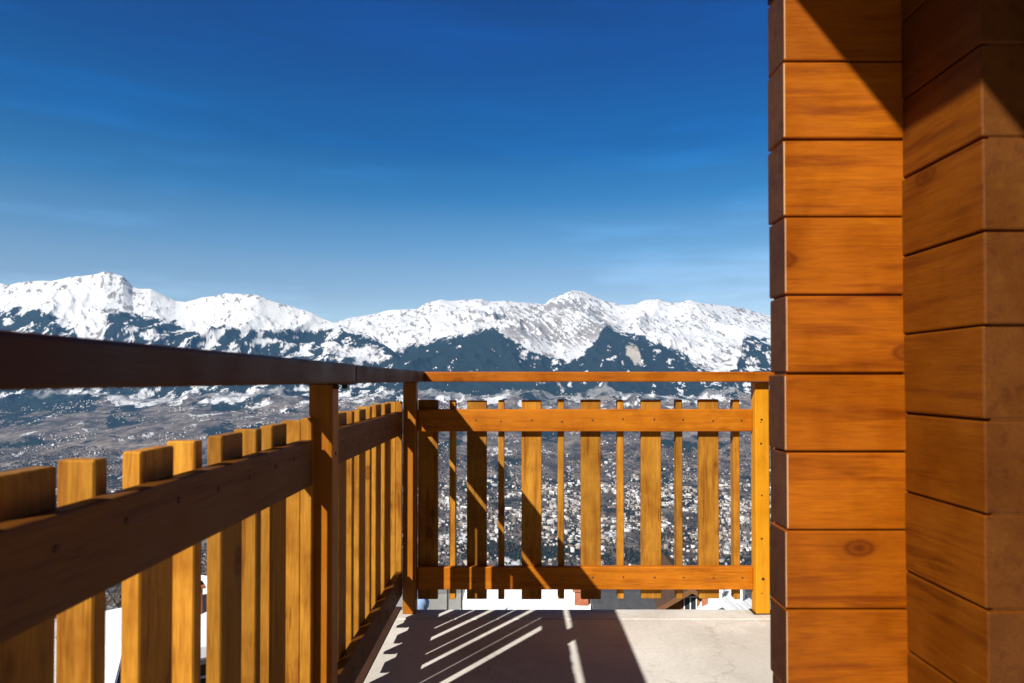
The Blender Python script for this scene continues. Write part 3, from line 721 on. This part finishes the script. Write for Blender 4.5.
# individuals: nearest ones that fall in the picture between the railing's gaps
vis = ((xs / ys * 660 + 518) > 425) & ((xs / ys * 660 + 518) < 756)
idx = np.where(vis)[0][:300]
cset = set(idx.tolist())
protos = {}
ORD = ['first', 'second', 'third', 'fourth', 'fifth', 'sixth', 'seventh', 'eighth', 'ninth', 'tenth', 'eleventh', 'twelfth', 'thirteenth']
BX = sorted(fw[:6] + fn[:6])
def where_in_gaps(p):
    for k, c in enumerate(BX):
        hw = 10 if c in fw else 3.2
        if abs(p - c) < hw: return f'behind the {ORD[k]} baluster of the far railing'
    return f'in the {ORD[sum(1 for c in BX if c < p)]} gap of the far railing'
WN = ['off white', 'bright white', 'cream', 'tan', 'grey', 'brown']
RN = ['snow covered', 'brown', 'dark grey', 'reddish', 'snow covered', 'pale grey']
for i in idx:
    key = (int(kind[i]), int(rk_[i]) if rk_[i] != 4 else 0, bool(big[i]))
    if key not in protos:
        w_, d_, h_, q_ = (32, 14, 14, 1.2) if key[2] else (13, 10, 6.5, 2.8)
        P = dict(x=np.zeros(1), y=np.zeros(1), z=np.zeros(1), w=np.array([w_]), d=np.array([d_]), h=np.array([h_]), rh=np.array([q_]), rot=np.zeros(1),
                 wc=np.array([[*WALLS[key[0]], 1.0]]), rc=np.array([[*ROOFS[key[1]], 1.0]]))
        protos[key] = (house_mesh_np(P), w_, d_, h_)
    me, w_, d_, h_ = protos[key]
    o = link('apartment_block' if key[2] else 'town_house', me, None, (xs[i], ys[i], zs[i]))
    o.rotation_euler = (0, 0, rot_[i]); o.scale = (wv_[i] / w_, dv_[i] / d_, hv_[i] / h_)
    pxh = xs[i] / ys[i] * 660 + 518
    wk, rk2 = WN[key[0]], RN[key[1]]
    tag(o, f"tiny {wk} {'block' if key[2] else 'house'} with {rk2} roof, {where_in_gaps(pxh)}", 'building' if key[2] else 'house', f"{wk} {'blocks' if key[2] else 'houses'} with {rk2} roofs in the valley town")
rest = np.array([i for i in range(n_h) if i not in cset])
WA = np.array(WALLS); RA = np.array(ROOFS)
jit = lambda c: np.clip(c * rng.uniform(.8, 1.15, (len(c), 1)), 0, .86)
P = dict(x=xs[rest], y=ys[rest], z=zs[rest], w=wv_[rest], d=dv_[rest], h=hv_[rest], rh=rh_[rest], rot=rot_[rest],
         wc=np.c_[jit(WA[kind[rest]]), np.ones(len(rest))], rc=np.c_[jit(RA[rk_[rest]]), np.ones(len(rest))])
tag(link('distant_town', house_mesh_np(P)), 'dense mass of tiny white and brown buildings filling the valley floor', 'town', None, 'stuff')

# trees between the houses and on the slopes (a mass nobody could count)
def tree_cloud(xs, ys, zs, rad, hgt, name, mats):
    base = np.array([[1, 0, .35], [.31, .95, .35], [-.81, .59, .35], [-.81, -.59, .35], [.31, -.95, .35], [0, 0, 1.0], [0, 0, 0]], float)
    f = np.array([[0, 1, 5], [1, 2, 5], [2, 3, 5], [3, 4, 5], [4, 0, 5], [1, 0, 6], [2, 1, 6], [3, 2, 6], [4, 3, 6], [0, 4, 6]])
    nT = len(xs); v = np.repeat(base[None], nT, 0) * rng.uniform(.8, 1.2, (nT, 7, 1))
    co = np.stack([v[..., 0] * rad[:, None] + xs[:, None], v[..., 1] * rad[:, None] + ys[:, None], v[..., 2] * hgt[:, None] + zs[:, None]], -1).reshape(-1, 3)
    li = (f.ravel()[None] + (np.arange(nT) * 7)[:, None]).ravel()
    me = bpy.data.meshes.new(name)
    me.vertices.add(len(co)); me.vertices.foreach_set('co', co.astype(np.float32).ravel())
    me.loops.add(len(li)); me.loops.foreach_set('vertex_index', li.astype(np.int32))
    me.polygons.add(len(li) // 3); me.polygons.foreach_set('loop_start', np.arange(0, len(li), 3, dtype=np.int32))
    mi = np.repeat(rng.integers(0, len(mats), nT), 10).astype(np.int32)
    me.polygons.foreach_set('material_index', mi)
    me.update(); me.validate()
    for m in mats: me.materials.append(m)
    return link(name, me)
tx, ty = scatter(60000, -60, 800, 2500, 6600, lambda a, b_, c: np.clip(0.55 + fbm(c / 300, b_ / 300, 3, 231), 0.1, 1), 8)
tz = ground(tx, ty)[0]
tag(tree_cloud(tx, ty, tz, rng.uniform(3, 7, len(tx)), rng.uniform(7, 15, len(tx)), 'valley_trees', [M_TWIG, M_BARK, M_NEEDLE]),
    'dark specks of bare and evergreen trees among the buildings of the valley town', 'trees', None, 'stuff')

# ------------------------------------------------------------------ trees on the slope under the balcony
def leafy(bm, rngl, cx, cy, cz, rad, n, size, mi):
    for _ in range(n):
        d = Vector((rngl.gauss(0, 1), rngl.gauss(0, 1), rngl.gauss(0, 1))).normalized() * rad * rngl.random() ** 0.45
        p = Vector((cx, cy, cz)) + d
        a = Vector((rngl.uniform(-1, 1), rngl.uniform(-1, 1), rngl.uniform(-1, 1))).normalized() * size
        b_ = a.orthogonal().normalized() * size * 0.6
        f = bm.faces.new([bm.verts.new(p - a), bm.verts.new(p + b_), bm.verts.new(p + a), bm.verts.new(p - b_)]); f.material_index = mi
def limb(bm, p0, p1, r0, r1, seg=6):
    d = (p1 - p0); q = d.to_track_quat('Z', 'Y'); ring = []
    for p, r in ((p0, r0), (p1, r1)):
        ring.append([bm.verts.new(p + q @ Vector((r * math.cos(2 * math.pi * i / seg), r * math.sin(2 * math.pi * i / seg), 0))) for i in range(seg)])
    for i in range(seg):
        j = (i + 1) % seg; bm.faces.new((ring[0][i], ring[0][j], ring[1][j], ring[1][i]))
def branchy(bm, rg, p, d, ln, r, depth):
    e = p + d * ln; limb(bm, p, e, r, r * 0.62, 5 if depth > 1 else 3)
    if depth == 0: return
    for _ in range(3 if depth > 1 else 4):
        nd = (d + Vector((rg.gauss(0, .55), rg.gauss(0, .55), rg.gauss(0.1, .35)))).normalized()
        s = p + (e - p) * rg.uniform(.45, 1.0)
        branchy(bm, rg, s, nd, ln * rg.uniform(.55, .8), r * 0.5, depth - 1)
def make_bare(rg, h):
    t1 = bmesh.new(); limb(t1, Vector((0, 0, -0.5)), Vector((0, 0, h * .35)), h * .022, h * .016, 8)
    t2 = bmesh.new()
    for _ in range(5):
        branchy(t2, rg, Vector((0, 0, h * rg.uniform(.2, .36))), Vector((rg.gauss(0, .45), rg.gauss(0, .45), 1)).normalized(), h * .28, h * .012, 4)
    return t1, t2, M_BARK, M_TWIG
def make_spruce(rg, h):
    t1 = bmesh.new(); limb(t1, Vector((0, 0, -0.5)), Vector((0, 0, h * .97)), h * .018, h * .002, 8)
    t2 = bmesh.new(); lv = 16
    for k in range(lv):
        z = h * (0.10 + 0.88 * k / lv); R0 = h * 0.17 * (1 - k / lv) ** 0.85 + .1
        nb2 = 9
        for j in range(nb2):
            a = rg.uniform(0, 6.28); L = R0 * rg.uniform(.7, 1.15)
            tip = Vector((math.cos(a) * L, math.sin(a) * L, z - L * 0.35)); rt = Vector((0, 0, z + .02 * h))
            side = Vector((-math.sin(a), math.cos(a), 0)) * L * .22
            for q in range(4):
                s0 = rt.lerp(tip, q / 4); s1 = rt.lerp(tip, (q + 1.3) / 4)
                w_ = 1.0 - abs(q - 1.5) / 3
                dz = Vector((0, 0, rg.uniform(-.03, .03) * h))
                t2.faces.new([t2.verts.new(s0 - side * w_ * .5), t2.verts.new(s0 + side * w_ + dz), t2.verts.new(s1), t2.verts.new(s1 - side * w_ - dz)])
    return t1, t2, M_BARK, M_NEEDLE
def make_tree(name, maker, seed, h):
    rg = random.Random(seed); t1, t2, m1, m2 = maker(rg, h)
    root = empty(name); done(t1, 'trunk', m1, root, smooth=True); done(t2, 'crown', m2, root)
    return root
def copy_tree(root):
    c = root.copy(); C.objects.link(c)
    for ch in root.children:
        k = ch.copy(); C.objects.link(k); k.parent = c
    return c
tp = [make_tree('bare_tree', make_bare, 1, 7), make_tree('bare_tree', make_bare, 2, 8), make_tree('spruce_tree', make_spruce, 3, 11)]
usedp = set()
spots_t = [(62, 21, 0, .72), (84, 27, 1, .8), (118, 33, 0, .9), (130, 52, 2, .75), (48, 48, 2, .9), (205, 42, 1, .7), (232, 70, 2, .7), (270, 60, 0, .8), (300, 90, 2, .8), (345, 110, 1, 1),
           (436, 96, 1, .85), (462, 130, 2, .6), (505, 150, 0, 1), (548, 170, 1, 1), (575, 210, 2, .8), (612, 120, 0, .7), (640, 190, 1, 1), (690, 160, 2, .7), (722, 230, 1, 1), (742, 120, 0, .8), (95, 90, 2, .9), (165, 120, 2, 1)]
adj = ['thin', 'small', 'spreading', 'slender', 'crooked', 'twiggy']
for i, (px, yy, k, s) in enumerate(spots_t):
    o = tp[k] if k not in usedp else copy_tree(tp[k]); usedp.add(k)
    xx = (px - 518) / 660 * yy
    o.location = (xx, yy, gz(xx, yy)); o.rotation_euler = (0, 0, i * 1.7); o.scale = (s, s, s)
    where = 'beyond the left railing' if px < 400 else 'beyond the far railing'
    lefts = sorted(q[0] for q in spots_t if q[0] < 400)
    spot = where_in_gaps(px) if px > 400 else f'{ORD[lefts.index(px)]} from the left beyond the left railing'
    if k == 2: tag(o, f'dark green spruce on the slope, {spot}', 'tree', f'spruces on the slope {where}')
    else: tag(o, f'leafless brown tree on the slope, {spot}', 'tree', f'leafless trees on the slope {where}')

# ------------------------------------------------------------------ neighbouring chalets below the balcony
def chalet(px, yy, ridge_py, w, d, pitch_deg, rz, wallm, roofm, label, wall_h=4.5, snow=0.25, chim=(), windows=True, name='chalet', snowm=M_SNOW, gable_open=False, eave=0.45):
    """ridge along local X; w = length along the ridge, d = depth; ridge top seen at elevation ridge_py"""
    cx = (px - 518) / 660 * yy
    zr = K - (ridge_py - 380) / 660 * yy
    root = empty(name, (cx, yy, zr), rz); tag(root, label, 'house')
    rise = math.tan(R(pitch_deg)) * d / 2
    top = -snow - 0.16
    # walls with gables
    bm = bmesh.new(); hw, hd = w / 2 - eave, d / 2 - eave; zt = top - rise * (d / 2) / (d / 2)
    ze = top - math.tan(R(pitch_deg)) * hd; zb = ze - wall_h - 3
    pts = [(-hd, zb), (hd, zb), (hd, ze), (0, top), (-hd, ze)]
    A = [bm.verts.new((-hw, p[0], p[1])) for p in pts]; B = [bm.verts.new((hw, p[0], p[1])) for p in pts]
    bm.faces.new(A); bm.faces.new(B[::-1])
    for i in (0, 1, 4): bm.faces.new((A[i], A[(i + 1) % 5], B[(i + 1) % 5], B[i]))
    done(bm, 'wall', wallm, root)
    def slab(th, off, over, m, nm, par, rnd=0.0):
        bm = bmesh.new(); L = w / 2 + over; D = d / 2 + over
        t = math.tan(R(pitch_deg)); nx = 24 if rnd else 1
        rings = []
        rg = random.Random(int(px))
        for i in range(nx + 1):
            x = -L + 2 * L * i / nx
            e = [rg.uniform(-rnd, rnd) for _ in range(5)]
            pr = [(-D + e[0], off - t * D), (-D + e[0], off + th - t * D), (-D * .5, off + th - t * D * .5 + e[2] * .4), (0, off + th + e[3] * .3), (D * .5, off + th - t * D * .5 + e[2] * .4), (D + e[1], off + th - t * D), (D + e[1], off - t * D), (0, off)]
            rings.append([bm.verts.new((x, p[0], p[1])) for p in pr])
        for i in range(nx):
            for j in range(8):
                k = (j + 1) % 8; bm.faces.new((rings[i][j], rings[i][k], rings[i + 1][k], rings[i + 1][j]))
        bm.faces.new(rings[0]); bm.faces.new(rings[-1][::-1])
        return done(bm, nm, m, par)
    rf = slab(0.16, -0.16 - snow, 0.0, roofm, 'roof', root)
    if snow > 0.02: slab(snow - .004, -snow + .002, -0.06, snowm, 'snow_layer', rf, 0.05)
    for (lx, ly, hgt, cm) in chim:
        bm = bmesh.new(); zc = -math.tan(R(pitch_deg)) * abs(ly)
        bm_box(bm, lx - .3, lx + .3, ly - .3, ly + .3, zc - .5, zc + hgt, .02)
        bm_box(bm, lx - .38, lx + .38, ly - .38, ly + .38, zc + hgt + 0.001, zc + hgt + .08, .01)
        bm_box(bm, lx - .2, lx + .2, ly - .2, ly + .2, zc + hgt + .081, zc + hgt + .3, .01)
        done(bm, 'chimney', cm, rf)
    if windows:
        for sx in (-hw - 0.03, hw + 0.03):
            for wy in (-hd * .42, hd * .42):
                for wz in (ze - 1.3, ze - 3.9):
                    f = bmesh.new(); s = 0.06
                    y0, y1, z0, z1 = wy - .6, wy + .6, wz - .55, wz + .65
                    for q in ((y0, y1, z1 - .08, z1), (y0, y1, z0, z0 + .08), (y0, y0 + .08, z0 + .081, z1 - .081), (y1 - .08, y1, z0 + .081, z1 - .081), (wy - .04, wy + .04, z0 + .081, z1 - .081)):
                        bm_box(f, sx - s, sx + s, q[0], q[1], q[2], q[3])
                    fo = done(f, 'window', M_WHITE, root)
                    g = bmesh.new(); bm_box(g, sx - .02, sx + .02, y0 + .085, y1 - .085, z0 + .085, z1 - .085)
                    done(g, 'pane', M_GLASS, fo)
        for sy in (-hd - 0.03,):
            for k in range(max(2, int(w / 3.2))):
                wx = -hw + (k + .5) * 2 * hw / max(2, int(w / 3.2)); wz = ze - 1.4
                f = bmesh.new()
                for q in ((wx - .6, wx + .6, wz + .57, wz + .65), (wx - .6, wx + .6, wz - .55, wz - .47), (wx - .6, wx - .52, wz - .469, wz + .569), (wx + .52, wx + .6, wz - .469, wz + .569)):
                    bm_box(f, q[0], q[1], sy - .06, sy + .06, q[2], q[3])
                fo = done(f, 'window', M_WHITE, root)
                g = bmesh.new(); bm_box(g, wx - .515, wx + .515, sy - .02, sy + .02, wz - .465, wz + .565); done(g, 'pane', M_GLASS, fo)
    return root

chalet(528, 30, 584, 5.7, 9, 18, R(-5), W['chalet'], M_DARKROOF, 'house with a broad pure white snowy roof behind the balcony floor', 3.5, .35, ((2.4, -1.0, .5, M_BRICK),))
chalet(619, 27, 591, 2.5, 6, 16, R(4), M_PLASTER, M_DARKROOF, 'plain house with a bare dark grey roof right of the broad snowy roof', 3.5, 0.0)
c3 = chalet(675, 38, 568, 7, 4.6, 30, R(90), W['chalet'], W['chalet_old'], 'orange timber chalet with its gable and white framed window facing the balcony', 4.5, .0, (), True, 'chalet', M_SNOW)
gw = bmesh.new()
for q in ((-.08, .62, -.62, -.56), (-.08, .62, -1.32, -1.26), (-.08, -.02, -1.259, -.621), (.56, .62, -1.259, -.621), (.24, .30, -1.259, -.621)):
    bm_box(gw, -3.11, -3.03, q[0] - .3, q[1] - .3, q[2], q[3])
gf = done(gw, 'window', M_WHITE, c3); gp = bmesh.new(); bm_box(gp, -3.08, -3.06, -.315, .255, -1.255, -.625); done(gp, 'pane', M_GLASS, gf)
for sy in (-1, 1):                                   # barge boards of the gable
    bb = bmesh.new(); t_ = math.tan(R(30))
    vs = [(-3.62, 0, .02), (-3.62, sy * 2.3, .02 - t_ * 2.3), (-3.62, sy * 2.3, -.24 - t_ * 2.3), (-3.62, 0, -.24)]
    a_ = [bb.verts.new(v) for v in vs]; b_ = [bb.verts.new((v[0] + .05, v[1], v[2])) for v in vs]
    bb.faces.new(a_); bb.faces.new(b_[::-1])
    for i_ in range(4): bb.faces.new((a_[i_], a_[(i_ + 1) % 4], b_[(i_ + 1) % 4], b_[i_]))
    done(bb, 'barge_board', M_RIBBON, c3)
chalet(727, 30, 591, 2.6, 2.9, 34, R(62), M_WHITE, M_DARKROOF, 'white snowy roofed house with small chimneys beside the yellow railing post', 3.5, .3, ((-.6, .4, .5, M_WHITE), (.5, -.3, .6, M_WHITE), (0.0, .8, .3, M_BRICK)))
chalet(792, 34, 600, 8.0, 8, 20, R(20), M_PLASTER, M_DARKROOF, 'cream house partly hidden behind the log wall corner', 3.5, .3)
chalet(432, 33, 594, 3.8, 8, 12, R(14), M_PLASTER, flat('pale_grey_roof', (0.30, 0.30, 0.29), .8, .2, 2, .2), 'low house with a pale grey melting roof left of the broad snowy roof', 3.0, 0.0)
chalet(138, 22.0, 604, 6.5, 4.2, 28, R(34), W['chalet_old'], M_DARKROOF, 'weathered brown chalet with a steep snowy roof seen through the left railing slats', 3.5, .35, ((1.6, -.5, .7, M_BRICK),))
chalet(30, 17.0, 652, 4.5, 5, 26, R(20), W['chalet_old'], M_DARKROOF, 'brown chalet under patchy snow lower left beneath the near railing boards', 3.5, .25)
chalet(232, 40.0, 578, 5, 7, 24, R(-20), M_PLASTER, M_DARKROOF, 'cream house with a snowy roof further off behind the left railing', 3.5, .3)
more = [(452, 74, 'brown timber'), (500, 88, 'cream plastered'), (560, 70, 'white plastered'), (604, 96, 'brown timber'), (655, 84, 'cream plastered'), (700, 66, 'white plastered'), (748, 90, 'brown timber'), (330, 80, 'cream plastered')]
for i, (px, yy, mt) in enumerate(more):
    wm = {'brown timber': W['chalet_old'], 'cream plastered': M_PLASTER, 'white plastered': M_WHITE}[mt]
    zg = gz((px - 518) / 660 * yy, yy); rp = 380 + 660 * (K - (zg + 5.2)) / yy
    where = 'left of' if px < 440 else ('far below, straight behind' if px < 640 else 'far below, at the right end of')
    lab = {0: 'brown timber chalet on the slope behind the shaded corner of the far railing', 1: 'cream plastered house on the slope behind the shaded part of the far railing',
           2: 'white plastered house on the slope above the broad snowy roof', 3: 'brown timber chalet on the slope behind the middle of the far railing',
           4: 'cream plastered house on the slope behind the orange gabled chalet', 5: 'white plastered house on the slope right of the orange gabled chalet',
           6: 'brown timber chalet on the slope behind the yellow railing post', 7: 'cream plastered house on the slope behind the far end of the left railing'}[i]
    chalet(px, yy, rp, 11, 9, 24, R(random.uniform(-40, 40) + 90 * (i % 2)), wm, M_DARKROOF, lab, 4, .3 if i % 3 else .05)

# utility poles with wires on the left of the snowy roof
for px, yy in ((448, 24.0), (462, 26.0)):
    xx = (px - 518) / 660 * yy; z0 = gz(xx, yy)
    o = empty('utility_pole', (xx, yy, z0))
    bm = bmesh.new(); zt = K - (572 - 380) / 660 * yy - z0
    limb(bm, Vector((0, 0, -.3)), Vector((0, 0, zt)), .045, .03, 10); done(bm, 'pole', M_BARK, o, smooth=True)
    bm = bmesh.new(); bm_box(bm, -.3, .3, -.03, .03, zt - .25, zt - .19, .005); done(bm, 'crossbar', M_BARK, o)
    tag(o, 'thin dark pole standing ' + ('left, before the pale grey roof' if px < 455 else 'right, before the pale grey roof next to the snowy one'), 'pole')
# blue tarpaulin heap by the corner post
bm = bmesh.new()
bmesh.ops.create_icosphere(bm, subdivisions=3, radius=1.0)
for v in bm.verts:
    v.co = Vector((v.co.x * .14, v.co.y * .2, v.co.z * .22)) * (1 + .12 * math.sin(v.co.x * 9 + v.co.z * 7))
xx = (421.5 - 518) / 660 * 12.0
o = done(bm, 'tarpaulin', M_BLUE, None, (xx, 12.0, K - (602 - 380) / 660 * 12.0), smooth=True)
tag(o, 'pale blue tarpaulin covered heap just beyond the corner post', 'tarpaulin')

# ------------------------------------------------------------------ haze
HZ = (-16000, 16000, -3500, 17500, -900, 2600)
bm = bmesh.new(); bm_box(bm, *HZ)
hz = done(bm, 'haze', [])
hm = bpy.data.materials.new('valley_haze'); hm.use_nodes = True
nt = hm.node_tree; nt.nodes.clear()
ou = nt.nodes.new('ShaderNodeOutputMaterial'); pv = nt.nodes.new('ShaderNodeVolumePrincipled')
pv.inputs['Color'].default_value = (0.17, 0.46, 1.0, 1); pv.inputs['Density'].default_value = 0.000026
pv.inputs['Anisotropy'].default_value = 0.0
nt.links.new(pv.outputs[0], ou.inputs['Volume'])
hz.data.materials.append(hm); tag(hz, kind='stuff'); hz.display_type = 'WIRE'
